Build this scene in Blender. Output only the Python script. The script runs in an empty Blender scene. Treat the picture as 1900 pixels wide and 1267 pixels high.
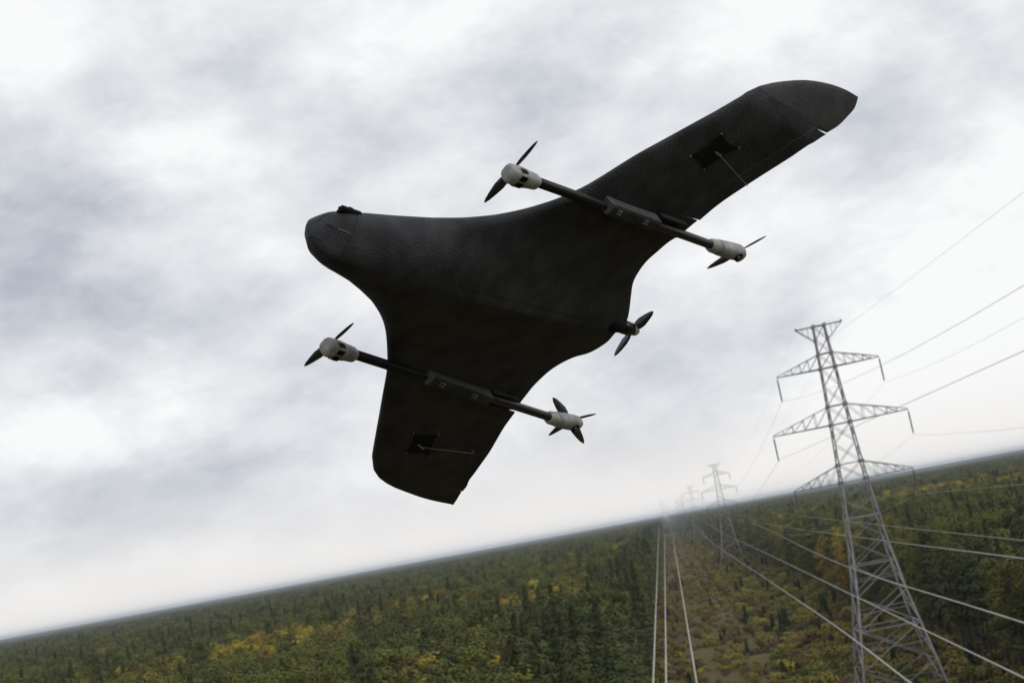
import bpy, bmesh, math, random
import numpy as np
from mathutils import Vector, Matrix, noise
from mathutils.bvhtree import BVHTree
random.seed(7); rng = np.random.default_rng(7)
SC = bpy.context.scene; COL = SC.collection

# ------------------------------------------------------------------ camera
FPX, CX, CY = 3000.0, 950.0, 633.5            # focal length and centre in photo pixels (1900 wide)
ROLL = math.atan(0.186)
PITCH = math.atan((1184 - .186*950 - CY)*math.cos(ROLL)/FPX)
UPC = np.array([-math.sin(ROLL)*math.cos(PITCH), math.cos(ROLL)*math.cos(PITCH), -math.sin(PITCH)])
_b = np.array([0, 0, -1.]); FWC = _b - (_b@UPC)*UPC; FWC /= np.linalg.norm(FWC); RTC = np.cross(FWC, UPC)
M = np.stack([RTC, FWC, UPC])                 # camera axes -> world axes
EYE = np.array([0, 0, 28.5])
cam = bpy.data.objects.new('camera', bpy.data.cameras.new('camera')); COL.objects.link(cam)
mw = Matrix.Identity(4)
for i in range(3):
    for j in range(3): mw[i][j] = M[i, j]
mw.translation = Vector(EYE); cam.matrix_world = mw
cam.data.sensor_width = 36; cam.data.lens = 36*FPX/1900
cam.data.clip_start = .1; cam.data.clip_end = 60000
cam.data.dof.use_dof = True; cam.data.dof.focus_distance = 6.3; cam.data.dof.aperture_fstop = 7.0
SC.camera = cam
def ray(x, y):
    d = M@np.array([(x-CX)/FPX, -(y-CY)/FPX, -1.]); return d/np.linalg.norm(d)
def toimg(P):
    q = (np.asarray(P, float)-EYE)@M
    return np.stack([CX+FPX*q[..., 0]/-q[..., 2], CY-FPX*q[..., 1]/-q[..., 2], -q[..., 2]], -1)

# ------------------------------------------------------------------ sky
SC.view_settings.view_transform = 'Standard'; SC.view_settings.look = 'None'
SC.view_settings.exposure = 0.0; SC.view_settings.gamma = 1.0
SUN_EL, SUN_AZ = math.radians(30), math.radians(125)      # azimuth clockwise from +Y (view direction): behind the viewer, right
wd = bpy.data.worlds.new('World'); SC.world = wd; wd.use_nodes = True
nt = wd.node_tree; nt.nodes.clear(); N = nt.nodes; Lk = nt.links.new
def mth(op, a, b=None, c=None, tree=None, clamp=False):
    n = (tree or nt).nodes.new('ShaderNodeMath'); n.operation = op; n.use_clamp = clamp
    for i, v in enumerate((a, b, c)):
        if v is None: continue
        if isinstance(v, (int, float)): n.inputs[i].default_value = v
        else: (tree or nt).links.new(v, n.inputs[i])
    return n.outputs[0]
def mixc(fac, a, b, tree=None, mode='MIX'):
    t = tree or nt; n = t.nodes.new('ShaderNodeMix'); n.data_type = 'RGBA'; n.blend_type = mode
    for k, v in ((0, fac), (6, a), (7, b)):
        if isinstance(v, (int, float)): n.inputs[k].default_value = v
        elif isinstance(v, tuple): n.inputs[k].default_value = (*v, 1)
        else: t.links.new(v, n.inputs[k])
    return n.outputs[2]
tc = N.new('ShaderNodeTexCoord'); DIR = tc.outputs['Generated']
sky = N.new('ShaderNodeTexSky'); sky.sky_type = 'NISHITA'; sky.sun_disc = False
sky.sun_elevation = SUN_EL; sky.sun_rotation = SUN_AZ
def noise_w(scale, detail, rough, sc=(1, 1, 1), off=(0, 0, 0), dist=0., rot=0.):
    m = N.new('ShaderNodeMapping'); m.inputs['Scale'].default_value = sc; m.inputs['Location'].default_value = off; m.inputs['Rotation'].default_value = (0, rot, 0)
    Lk(DIR, m.inputs['Vector'])
    n = N.new('ShaderNodeTexNoise'); n.inputs['Scale'].default_value = scale; n.inputs['Detail'].default_value = detail
    n.inputs['Roughness'].default_value = rough; n.inputs['Distortion'].default_value = dist
    Lk(m.outputs[0], n.inputs['Vector']); return n
# ragged edges: the direction is warped by noise before the cloud masses are laid out
wn = noise_w(9, 4, .6, (1, 1, 2.2)); vs = N.new('ShaderNodeVectorMath'); vs.operation = 'SUBTRACT'
Lk(wn.outputs['Color'], vs.inputs[0]); vs.inputs[1].default_value = (.5, .5, .5)
vm = N.new('ShaderNodeVectorMath'); vm.operation = 'MULTIPLY_ADD'; Lk(vs.outputs[0], vm.inputs[0]); vm.inputs[1].default_value = (.11, .11, .07); Lk(DIR, vm.inputs[2])
WDIR = vm.outputs[0]
# cloud masses: photo direction, half sizes (photo px), amount (dark < 0 < bright)
MASSES = [(80, 350, 150, 90, -.55), (40, 560, 150, 90, -.22), (1010, 150, 130, 90, -.30), (620, 170, 190, 60, -.22), (330, 120, 160, 45, -.20),
 (360, 570, 170, 60, -.25), (520, 690, 150, 50, -.20), (1330, 650, 160, 90, -.22), (1640, 250, 120, 60, -.2), (1480, 560, 120, 60, -.12), (300, 900, 190, 45, -.30), (160, 1010, 200, 30, -.2),
 (700, 960, 240, 40, -.16), (1180, 840, 150, 50, -.18), (1840, 90, 110, 60, -.16), (1700, 420, 110, 50, -.12),
 (300, 270, 150, 60, .30), (760, 70, 180, 70, .28), (180, 790, 170, 60, .32), (1330, 60, 150, 50, .25), (1790, 540, 150, 110, .30), (1750, 740, 200, 110, .34), (1450, 920, 200, 60, .32),
 (40, 130, 120, 60, .1), (1400, 480, 110, 60, .12), (600, 560, 120, 40, .12), (1850, 260, 90, 70, .15), (500, 420, 110, 50, .1)]
tot = None
for (px, py, a, b, amt) in MASSES:
    d = ray(px, py); mp = N.new('ShaderNodeMapping'); mp.vector_type = 'TEXTURE'
    mp.inputs['Location'].default_value = d; mp.inputs['Rotation'].default_value = (0, 0, -math.atan2(d[0], d[1]))
    mp.inputs['Scale'].default_value = (a/FPX*1.25, .25, b/FPX*1.25)
    Lk(WDIR, mp.inputs['Vector'])
    ln = N.new('ShaderNodeVectorMath'); ln.operation = 'LENGTH'; Lk(mp.outputs[0], ln.inputs[0])
    g = mth('EXPONENT', mth('MULTIPLY', mth('POWER', ln.outputs['Value'], 2.), -.8))
    tot = mth('MULTIPLY', g, amt) if tot is None else mth('MULTIPLY_ADD', g, amt, tot)
n1 = noise_w(7, 10, .58, (1, 1, 1.7), (3, 1, 0), .0, .3); n2 = noise_w(19, 10, .62, (1, 1, 1.7), (0, 5, 2), .15, .4)
v = mth('ADD', mth('MULTIPLY', tot, 1.45), .73)
v = mth('MULTIPLY_ADD', mth('SUBTRACT', n1.outputs[0], .5), 1.15, v)
v = mth('MULTIPLY_ADD', mth('SUBTRACT', n2.outputs[0], .5), .95, v)
v = mth('MULTIPLY', v, 1.0, clamp=True)
cloud = mixc(v, (.465, .50, .575), (.99, .995, 1.0))
sep = N.new('ShaderNodeSeparateXYZ'); Lk(DIR, sep.inputs[0])
hz = N.new('ShaderNodeMapRange'); hz.interpolation_type = 'SMOOTHSTEP'; Lk(mth('ADD', sep.outputs['Z'], mth('MULTIPLY', mth('SUBTRACT', n1.outputs[0], .5), .06)), hz.inputs[0])
hz.inputs[1].default_value = .0; hz.inputs[2].default_value = .075; hz.inputs[3].default_value = .9; hz.inputs[4].default_value = 0.
cloud = mixc(hz.outputs[0], cloud, (.95, .925, .90))
# unseen sky behind the viewer, dimmed slightly to shape the belly's light
bk_ = N.new('ShaderNodeMapRange'); bk_.interpolation_type = 'SMOOTHSTEP'; Lk(sep.outputs['Y'], bk_.inputs[0])
bk_.inputs[1].default_value = -.5; bk_.inputs[2].default_value = .75; bk_.inputs[3].default_value = .95; bk_.inputs[4].default_value = 1.
cloud = mixc(1.0, cloud, bk_.outputs[0], mode='MULTIPLY')
bg1 = N.new('ShaderNodeBackground'); Lk(sky.outputs[0], bg1.inputs[0]); bg1.inputs[1].default_value = .05
bg2 = N.new('ShaderNodeBackground'); Lk(cloud, bg2.inputs[0]); bg2.inputs[1].default_value = 1.0
mx = N.new('ShaderNodeMixShader'); mx.inputs[0].default_value = .96; Lk(bg1.outputs[0], mx.inputs[1]); Lk(bg2.outputs[0], mx.inputs[2])
ow = N.new('ShaderNodeOutputWorld'); Lk(mx.outputs[0], ow.inputs[0])
sl = bpy.data.lights.new('sun', 'SUN'); sl.energy = 1.4; sl.angle = math.radians(15); sl.color = (1, .97, .94)
sun = bpy.data.objects.new('sun', sl); COL.objects.link(sun)
sd = Vector((math.sin(SUN_AZ)*math.cos(SUN_EL), math.cos(SUN_AZ)*math.cos(SUN_EL), math.sin(SUN_EL)))
sun.rotation_euler = sd.to_track_quat('Z', 'Y').to_euler()

# ------------------------------------------------------------------ helpers
def material(name, col, rough=.8, metal=0., var=None, vscale=3., bump=0., bscale=40., objrand=0., spec=.5, coat=0., coords='Object'):
    m = bpy.data.materials.new(name); m.use_nodes = True; t = m.node_tree; b = t.nodes['Principled BSDF']
    b.inputs['Roughness'].default_value = rough; b.inputs['Metallic'].default_value = metal
    b.inputs['Specular IOR Level'].default_value = spec; b.inputs['Coat Weight'].default_value = coat
    tcn = t.nodes.new('ShaderNodeTexCoord'); c = None
    b.inputs['Base Color'].default_value = (*col, 1)
    if var:
        n = t.nodes.new('ShaderNodeTexNoise'); n.inputs['Scale'].default_value = vscale; n.inputs['Detail'].default_value = 5
        t.links.new(tcn.outputs[coords], n.inputs['Vector'])
        mr = t.nodes.new('ShaderNodeMapRange'); t.links.new(n.outputs[0], mr.inputs[0]); mr.inputs[1].default_value = .35; mr.inputs[2].default_value = .65
        c = mixc(mr.outputs[0], tuple(col), tuple(var), t)
    if objrand:
        oi = t.nodes.new('ShaderNodeObjectInfo')
        hsv = t.nodes.new('ShaderNodeHueSaturation')
        if c is not None: t.links.new(c, hsv.inputs['Color'])
        else: hsv.inputs['Color'].default_value = (*col, 1)
        t.links.new(mth('MULTIPLY_ADD', oi.outputs['Random'], objrand*2, 1-objrand, t), hsv.inputs['Value'])
        t.links.new(mth('MULTIPLY_ADD', oi.outputs['Random'], .05, .475, t), hsv.inputs['Hue'])
        c = hsv.outputs[0]
    if c is not None: t.links.new(c, b.inputs['Base Color'])
    if bump:
        n = t.nodes.new('ShaderNodeTexNoise'); n.inputs['Scale'].default_value = bscale; n.inputs['Detail'].default_value = 4
        t.links.new(tcn.outputs[coords], n.inputs['Vector'])
        bp = t.nodes.new('ShaderNodeBump'); bp.inputs['Strength'].default_value = bump; bp.inputs['Distance'].default_value = .004
        t.links.new(n.outputs[0], bp.inputs['Height']); t.links.new(bp.outputs[0], b.inputs['Normal'])
    return m
def mesh_obj(name, V, F, mat, parent=None, smooth=False, link=True):
    me = bpy.data.meshes.new(name); me.from_pydata([tuple(map(float, v)) for v in V], [], F); me.validate(); me.update()
    if mat: me.materials.append(mat)
    if smooth: me.polygons.foreach_set('use_smooth', [True]*len(me.polygons))
    o = bpy.data.objects.new(name, me)
    if link: COL.objects.link(o)
    if parent: o.parent = parent
    return o
def empty(name, loc=(0, 0, 0)):
    o = bpy.data.objects.new(name, None); o.location = loc; o.empty_display_size = .3; COL.objects.link(o); return o
def tag(o, label, cat, group=None):
    o['label'] = label; o['category'] = cat
    if group: o['group'] = group
    return o
class MB:
    def __init__(s): s.V = []; s.F = []
    def add(s, V, F):
        k = len(s.V); s.V += [tuple(map(float, v)) for v in V]; s.F += [tuple(i+k for i in f) for f in F]
    def bar(s, a, b, w, h=None):
        a = Vector(a); b = Vector(b); d = (b-a)
        if d.length < 1e-6: return
        d.normalize(); h = h or w
        r = Vector((0, 0, 1)) if abs(d.z) < .9 else Vector((0, 1, 0))
        x = d.cross(r).normalized(); y = d.cross(x)
        V = [p+x*sx*w/2+y*sy*h/2 for p in (a, b) for sx, sy in ((-1, -1), (1, -1), (1, 1), (-1, 1))]
        s.add(V, [(0, 1, 2, 3), (7, 6, 5, 4), (0, 4, 5, 1), (1, 5, 6, 2), (2, 6, 7, 3), (3, 7, 4, 0)])
    def tube(s, pts, rads, n=12, caps=True):
        pts = [Vector(p) for p in pts]; rads = rads if hasattr(rads, '__len__') else [rads]*len(pts)
        V = []; ref = None
        for i, p in enumerate(pts):
            d = (pts[min(i+1, len(pts)-1)]-pts[max(i-1, 0)])
            if d.length < 1e-9: d = pts[-1]-pts[0]
            d.normalize()
            if ref is None: ref = Vector((0, 0, 1)) if abs(d.z) < .9 else Vector((1, 0, 0))
            x = (ref-d*ref.dot(d)).normalized(); ref = x; y = d.cross(x)
            V += [p+(x*math.cos(t)+y*math.sin(t))*rads[i] for t in [2*math.pi*j/n for j in range(n)]]
        F = [(i*n+j, i*n+(j+1) % n, (i+1)*n+(j+1) % n, (i+1)*n+j) for i in range(len(pts)-1) for j in range(n)]
        if caps: F += [tuple(range(n))[::-1], tuple((len(pts)-1)*n+j for j in range(n))]
        s.add(V, F)
    def obj(s, name, mat, parent=None, smooth=False): return mesh_obj(name, s.V, s.F, mat, parent, smooth)

# ------------------------------------------------------------------ the land
vpd = ray(1232, 956); DD = np.array([vpd[0], vpd[1]])/math.hypot(vpd[0], vpd[1]); NN = np.array([DD[1], -DD[0]])
def W(s, l, z=0.): return (DD[0]*s+NN[0]*l, DD[1]*s+NN[1]*l, z)
def SL(x, y): return x*DD[0]+y*DD[1], x*NN[0]+y*NN[1]      # along and across the cleared strip
EDGE_L, EDGE_R = -8.5, 40.
S1, L1 = 212.5, 25.3
def attr_dir_nodes(t):
    tcn = t.nodes.new('ShaderNodeTexCoord'); mp = t.nodes.new('ShaderNodeMapping'); mp.vector_type = 'POINT'
    mp.inputs['Rotation'].default_value = (0, 0, math.atan2(DD[0], DD[1])); t.links.new(tcn.outputs['Object'], mp.inputs['Vector']); return mp.outputs[0]
def ground_material():
    m = bpy.data.materials.new('grass and heath'); m.use_nodes = True; t = m.node_tree; b = t.nodes['Principled BSDF']; b.inputs['Roughness'].default_value = .95; b.inputs['Specular IOR Level'].default_value = .1
    v = attr_dir_nodes(t)
    def nz(s, d=6, sc=(1, 1, 1)):
        mp = t.nodes.new('ShaderNodeMapping'); mp.inputs['Scale'].default_value = sc; t.links.new(v, mp.inputs['Vector'])
        n = t.nodes.new('ShaderNodeTexNoise'); n.inputs['Scale'].default_value = s; n.inputs['Detail'].default_value = d; n.inputs['Roughness'].default_value = .65; t.links.new(mp.outputs[0], n.inputs['Vector'])
        r = t.nodes.new('ShaderNodeMapRange'); r.inputs[1].default_value = .38; r.inputs[2].default_value = .62; t.links.new(n.outputs[0], r.inputs[0]); return r.outputs[0]
    c = mixc(nz(.07), (.150, .118, .052), (.100, .095, .036), t)
    c = mixc(nz(.35, 8), c, (.175, .145, .055), t); 
    c = mixc(mth('MULTIPLY', nz(.16, 5, (1, .5, 1)), .6, tree=t), c, (.105, .074, .050), t)
    c = mixc(mth('MULTIPLY', nz(1.3, 6), .5, tree=t), c, (.035, .042, .02), t)
    t.links.new(c, b.inputs['Base Color'])
    n = t.nodes.new('ShaderNodeTexNoise'); n.inputs['Scale'].default_value = 1.5; n.inputs['Detail'].default_value = 8; t.links.new(v, n.inputs['Vector'])
    bp = t.nodes.new('ShaderNodeBump'); bp.inputs['Distance'].default_value = .6; bp.inputs['Strength'].default_value = 1; t.links.new(n.outputs[0], bp.inputs['Height']); t.links.new(bp.outputs[0], b.inputs['Normal'])
    return m
R_ = 26000.
xs = np.r_[np.linspace(-R_, -1500, 6), np.linspace(-1200, 1200, 60), np.linspace(1500, R_, 6)]; ys = np.r_[[-3000, -500], np.linspace(-100, 2400, 70), np.linspace(3000, R_, 6)]
V = [(x, y, (noise.noise(Vector((x/60., y/60., 0)))*.8 if -1200 < x < 1200 and -100 < y < 2400 else 0)-.4) for y in ys for x in xs]
nx = len(xs); F = [(j*nx+i, j*nx+i+1, (j+1)*nx+i+1, (j+1)*nx+i) for j in range(len(ys)-1) for i in range(nx-1)]
gr = mesh_obj('ground', V, F, ground_material(), None, True); gr['kind'] = 'structure'
# far canopy: a rolling sheet of tree tops from 2.6 km out
def canopy_material():
    m = bpy.data.materials.new('far tree tops'); m.use_nodes = True; t = m.node_tree; b = t.nodes['Principled BSDF']; b.inputs['Roughness'].default_value = 1; b.inputs['Specular IOR Level'].default_value = 0
    tcn = t.nodes.new('ShaderNodeTexCoord')
    def nz(s, lo=.4, hi=.6):
        n = t.nodes.new('ShaderNodeTexNoise'); n.inputs['Scale'].default_value = s; n.inputs['Detail'].default_value = 7; t.links.new(tcn.outputs['Object'], n.inputs['Vector'])
        r = t.nodes.new('ShaderNodeMapRange'); r.inputs[1].default_value = lo; r.inputs[2].default_value = hi; t.links.new(n.outputs[0], r.inputs[0]); return r.outputs[0]
    c = mixc(nz(.004), (.026, .034, .016), (.045, .050, .022), t); c = mixc(nz(.02, .5, .7), c, (.085, .07, .022), t)
    t.links.new(c, b.inputs['Base Color']); return m
rr = 2500*(R_/2500)**np.linspace(0, 1, 60); aa = np.radians(np.r_[np.linspace(-50, 3, 87), np.linspace(3.1, 6., 39), np.linspace(6.4, 50, 34)]); V = []; F = []
for r in rr:
    for a in aa:
        x, y = r*math.sin(a), r*math.cos(a)
        h = 15.0+2.2*noise.noise(Vector((x/90., y/140., 0)))+(1.5+4*min(1, r/12000))*noise.noise(Vector((x/900., y/1500., 5)))
        s_l = SL(x, y)[1]; e_ = min(1., max(0., min(abs(s_l-EDGE_L), abs(s_l-EDGE_R))/12.)) if EDGE_L < s_l < EDGE_R else 0.
        V.append((x, y, h*(1-e_)+.4*e_))
for i in range(len(rr)-1):
    for j in range(len(aa)-1): F.append((i*160+j, i*160+j+1, (i+1)*160+j+1, (i+1)*160+j))
fc = mesh_obj('distant_forest', V, F, canopy_material(), None, True); fc['kind'] = 'stuff'; tag(fc, 'far unbroken forest running to the horizon', 'forest')

# ------------------------------------------------------------------ trees
BARK = material('grey bark', (.09, .075, .06), .9, var=(.05, .04, .03), vscale=2)
def leafmat(name, c, v, tr=.0): 
    m = material(name, c, .75, var=v, vscale=.5, objrand=.22, spec=.1); return m
LM = {'spruce': leafmat('spruce needles', (0.033, 0.043, 0.015), (0.057, 0.066, 0.021)),
      'pine': leafmat('pine needles', (0.051, 0.062, 0.020), (0.082, 0.090, 0.028)),
      'green': leafmat('green birch leaves', (0.086, 0.097, 0.021), (0.135, 0.131, 0.028)),
      'olive': leafmat('olive birch leaves', (.120, .115, .026), (.165, .145, .032)),
      'yellow': leafmat('yellow birch leaves', (.26, .205, .032), (.32, .25, .036)),
      'rust': leafmat('rusty aspen leaves', (.13, .095, .035), (.10, .078, .03))}
def leafquad(V, F, p, n, s, r_):
    n = n.normalized(); a = n.orthogonal().normalized(); b = n.cross(a); t = r_.uniform(0, 6.28); u = a*math.cos(t)+b*math.sin(t); w = n.cross(u)
    k = len(V); V += [p+u*s, p+w*s*.7, p-u*s*.9, p-w*s*.75]; F.append((k, k+1, k+2, k+3))
def conifer(seed, H=20., R=2.3, zb=3.5, n=1700, pine=False):
    r_ = random.Random(seed); V = []; F = []
    for k in range(n):
        u = r_.random()**.75; z = zb+(H-zb)*u
        if pine:
            rad = R*(.35+.65*math.sin(min(1, (1-u)*1.6+.12)*math.pi*.62))
        else: rad = R*(1-u)**.8+.12
        rad *= (.78+.35*math.sin(z*3.1+seed))
        an = r_.uniform(0, 6.283); ar = rad*(.55+.5*r_.random())*(1+.18*math.sin(an*5+z))
        p = Vector((math.cos(an)*ar, math.sin(an)*ar, z-ar*.28+r_.uniform(-.2, .2)))
        nn = Vector((math.cos(an)*.7, math.sin(an)*.7, .9))+Vector((r_.gauss(0, .22), r_.gauss(0, .22), r_.gauss(0, .22)))
        leafquad(V, F, p, nn, r_.uniform(.15, .32)*(1.15-.5*u), r_)
    return V, F
def broadleaf(seed, H=18., R=2.9, zb=5., n=2600):
    r_ = random.Random(seed); V = []; F = []; cl = []
    for k in range(24):
        u = r_.random(); z = zb+(H-zb)*u; rr_ = R*math.sin(math.pi*min(1, .18+.80*u))**.7*.75; an = r_.uniform(0, 6.283); q = r_.random()**.5
        cl.append((Vector((math.cos(an)*rr_*q, math.sin(an)*rr_*q, z)), r_.uniform(.7, 1.25)))
    cl.append((Vector((0, 0, H-.7)), .9))
    for k in range(n):
        c, s = r_.choice(cl); d = Vector((r_.gauss(0, 1), r_.gauss(0, 1), r_.gauss(.15, 1))).normalized()
        p = c+Vector((d.x*s, d.y*s, d.z*s*1.15))*(.75+.3*r_.random())
        leafquad(V, F, p, d+Vector((r_.gauss(0, .25), r_.gauss(0, .25), .5+r_.gauss(0, .2))), r_.uniform(.10, .22), r_)
    return V, F
def trunkmesh(H, r0):
    m = MB(); m.tube([(0, 0, -.5), (.03, .02, H*.35), (-.04, .03, H*.7), (0, 0, H*.96)], [r0, r0*.75, r0*.45, .02], 7)
    for k in range(7):
        z = H*(.35+.08*k); a = k*2.4; L_ = 1.7-.18*k; m.tube([(0, 0, z), (math.cos(a)*L_, math.sin(a)*L_, z+.6)], [r0*.25, .015], 5)
    return m
def rawmesh(name, V, F, mat):
    me = bpy.data.meshes.new(name); me.from_pydata([tuple(v) for v in V], [], F); me.materials.append(mat); me.update(); return me
KINDS = []   # (kind name, crown mesh, trunk mesh, height)
def addkind(kd, VF, H, r0):
    t = trunkmesh(H, r0); KINDS.append((kd, rawmesh('crown', *VF, LM[kd]), rawmesh('trunk', t.V, t.F, BARK), H))
addkind('spruce', conifer(1), 20, .2); addkind('spruce', conifer(2, 21, 2.0, 3, 1600), 21, .2)
addkind('pine', conifer(3, 19, 2.2, 6, 1700, True), 19, .2); addkind('pine', conifer(4, 20, 1.9, 5, 1700, True), 20, .2)
addkind('green', broadleaf(5), 18, .17); addkind('green', broadleaf(6, 19, 2.6, 5), 19, .17)
addkind('olive', broadleaf(7, 18, 2.8, 5), 18, .17)
addkind('yellow', broadleaf(8, 18, 2.5, 5), 18, .17); addkind('yellow', broadleaf(9, 17, 2.6, 5), 17, .17)
addkind('rust', broadleaf(10, 17, 2.2, 5), 17, .16)
KI = {}
for i, k in enumerate(KINDS): KI.setdefault(k[0], []).append(i)
# where the photo shows autumn patches: picture position, radius in metres
def canopy_at(px, py, z=17.):
    d = ray(px, py); k = (z-EYE[2])/d[2]; return d[0]*k, d[1]*k
YEL = [(*canopy_at(500, 1190), 19), (*canopy_at(570, 1165), 22), (*canopy_at(440, 1205), 14), (*canopy_at(820, 1215), 7), (*canopy_at(1085, 1085), 22), (*canopy_at(1160, 1085), 16), (*canopy_at(1010, 1100), 14),
       (*canopy_at(1185, 1010), 10), (*canopy_at(160, 1262), 10), (*canopy_at(250, 1240), 12), (*canopy_at(760, 1110), 22), (*canopy_at(790, 1260), 5), (*canopy_at(1560, 985), 11), (*canopy_at(1510, 985), 9), (*canopy_at(1780, 898), 60), (*canopy_at(1650, 915), 40)]
def pick(x, y):
    yl = 0.; s, l = SL(x, y)
    for (a, b, r) in YEL: yl = max(yl, math.exp(-((x-a)**2+(y-b)**2*.45)/(r*r)))
    n = noise.noise(Vector((x/35., y/50., 3.)))
    p = random.random(); s, l = SL(x, y)
    if random.random() < min(1, yl*1.4) and not EDGE_L-11 < l < EDGE_L+3: return random.choice(KI['yellow']+KI['olive']) if p < .985 else KI['rust'][0]
    if EDGE_L-13 < l < EDGE_L+3 and random.random() < .85: return random.choice(KI['spruce']+KI['pine'])
    if l > EDGE_R and s < 420:
        return random.choice(KI['pine']+KI['pine']+KI['spruce']) if p < .62 else random.choice(KI['green'])
    if n > .08: return random.choice(KI['green']+KI['green']+KI['olive']) if p < .75 else random.choice(KI['yellow'] if p > .97 else KI['pine'])
    if n < -.2: return random.choice(KI['spruce']+KI['pine']+KI['pine']) if p < .75 else random.choice(KI['green'])
    if p < .14: return random.choice(KI['spruce'])
    if p < .45: return random.choice(KI['pine'])
    if p < .95: return random.choice(KI['green'])
    if p < .98: return KI['olive'][0]
    return random.choice(KI['yellow']) if p < .988 else KI['rust'][0] if p < .98 else KI['olive'][0]
def scatter(r0, r1, sp, half):
    out = []; a = math.radians(half); w = r1*math.sin(a)
    ny = int(r1/sp)+1
    for iy in range(int(r0*math.cos(a)/sp), ny):
        y = iy*sp; wx = math.tan(a)*y+8; nx_ = int(wx/sp)
        X = (np.arange(-nx_, nx_+1)+(.5 if iy % 2 else 0))*sp+rng.uniform(-.42, .42, 2*nx_+1)*sp; Y = y+rng.uniform(-.42, .42, 2*nx_+1)*sp
        R2 = np.hypot(X, Y)
        for xx, yy_, r in zip(X, Y, R2):
            if r0 <= r < r1: out.append((xx, yy_))
    return out
def in_forest(x, y):
    s, l = SL(x, y); j = noise.noise(Vector((s/14., 0, 7 if l > 10 else 1)))*2.5
    return not (EDGE_L+j < l < EDGE_R+j*1.3)
trees = []
for (r0, r1, sp, sc) in ((70, 420, 4.9, 1.26), (420, 900, 5.6, 1.4), (900, 2700, 8.6, 2.0)):
    for (x, y) in scatter(r0, r1, sp, 34 if r1 < 1000 else 32):
        if not in_forest(x, y): continue
        k = pick(x, y); s, l = SL(x, y); hs = random.uniform(.76, 1.04)*(.97+.10*noise.noise(Vector((x/60., y/60., 9))))
        if l > EDGE_R and s < 500: hs *= 1.04
        trees.append((x, y, k, sc*random.uniform(.9, 1.3), hs, random.uniform(0, 6.28)))
T = np.array(trees)
P = toimg(np.c_[T[:, 0], T[:, 1], 17*T[:, 4]]); Pm = toimg(np.c_[T[:, 0], T[:, 1], 9*T[:, 4]]); dist = np.hypot(T[:, 0], T[:, 1])
def inside(P): return (P[:, 0] > -15) & (P[:, 0] < 1915) & (P[:, 1] < 1285)
# on the right of the strip only the first rows can be seen below their tops
sl_ = np.array([SL(x, y) for x, y in T[:, :2]]); vis = inside(P) | (inside(Pm) & (sl_[:, 1] > EDGE_R) & (sl_[:, 1] < EDGE_R+8))
cand = np.where(vis)[0]; near = cand[np.argsort(dist[cand])][:300]; nearset = set(near.tolist())
WORDS = {'spruce': 'dark green spruce', 'pine': 'grey green pine', 'green': 'green birch', 'olive': 'olive birch', 'yellow': 'yellow autumn birch', 'rust': 'rusty brown aspen'}
ORD = ['first', 'second', 'third', 'fourth', 'fifth', 'sixth', 'seventh', 'eighth', 'ninth', 'tenth', 'eleventh', 'twelfth', 'thirteenth', 'fourteenth', 'fifteenth', 'sixteenth', 'seventeenth', 'eighteenth', 'nineteenth', 'twentieth']
def settle(items):
    """items: (object, label, x in the photo): look-alikes are told apart by their order from the left"""
    by = {}
    for o, lb, x in items: by.setdefault(lb, []).append((x, o))
    for lb, L in by.items():
        L.sort(key=lambda q: q[0]); n = len(L)
        for i, (x, o) in enumerate(L):
            if n == 1: o['label'] = lb
            elif n == 2: o['label'] = lb+', the '+('left' if i == 0 else 'right')+' one'
            elif i == 0: o['label'] = lb+', leftmost'
            elif i == n-1: o['label'] = lb+', rightmost'
            else: o['label'] = lb+', '+ORD[min(i, 19)]+' from left'
def where(px, py, l):
    if l > EDGE_R:
        return ('front row' if l < EDGE_R+5 else 'second row' if l < EDGE_R+11 else 'deep inside')+', forest wall '+('behind big pylon' if px < 1720 else 'right of big pylon' if px < 1820 else 'at right edge')
    hx = ['far left', 'left of drone nose', 'below drone nose', 'left of lowered wing tip', 'below lowered wing tip', 'right of lowered wing tip', 'beside cleared strip']
    return ('bottom edge' if py > 1225 else 'lower forest' if py > 1170 else 'farther rows')+', '+hx[min(6, max(0, int(px/1230*7)))]
tree_items = []
for n_, i in enumerate(sorted(nearset, key=lambda q: dist[q])):
    x, y, k, sx, hs, rz = trees[i]; kd, cm_, tm_, H = KINDS[int(k)]
    e = empty(('spruce_tree' if kd == 'spruce' else 'pine_tree' if kd == 'pine' else 'aspen_tree' if kd == 'rust' else 'birch_tree'), (x, y, -.2)); e.scale = (sx, sx, hs); e.rotation_euler = (0, 0, rz)
    size = 'tall ' if hs*H > 19.2 else 'low ' if hs*H < 16.3 else ''
    wide = 'broad ' if sx > 1.48 else 'slim ' if sx < 1.26 else ''
    tag(e, '', 'tree', 'forest trees nearest the viewer'); tree_items.append((e, size+wide+WORDS[kd]+', '+where(P[i, 0], P[i, 1], sl_[i, 1]), P[i, 0]))
    c = bpy.data.objects.new('crown', cm_); COL.objects.link(c); c.parent = e
    c = bpy.data.objects.new('trunk', tm_); COL.objects.link(c); c.parent = e
settle(tree_items); shrub_items = []
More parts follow.
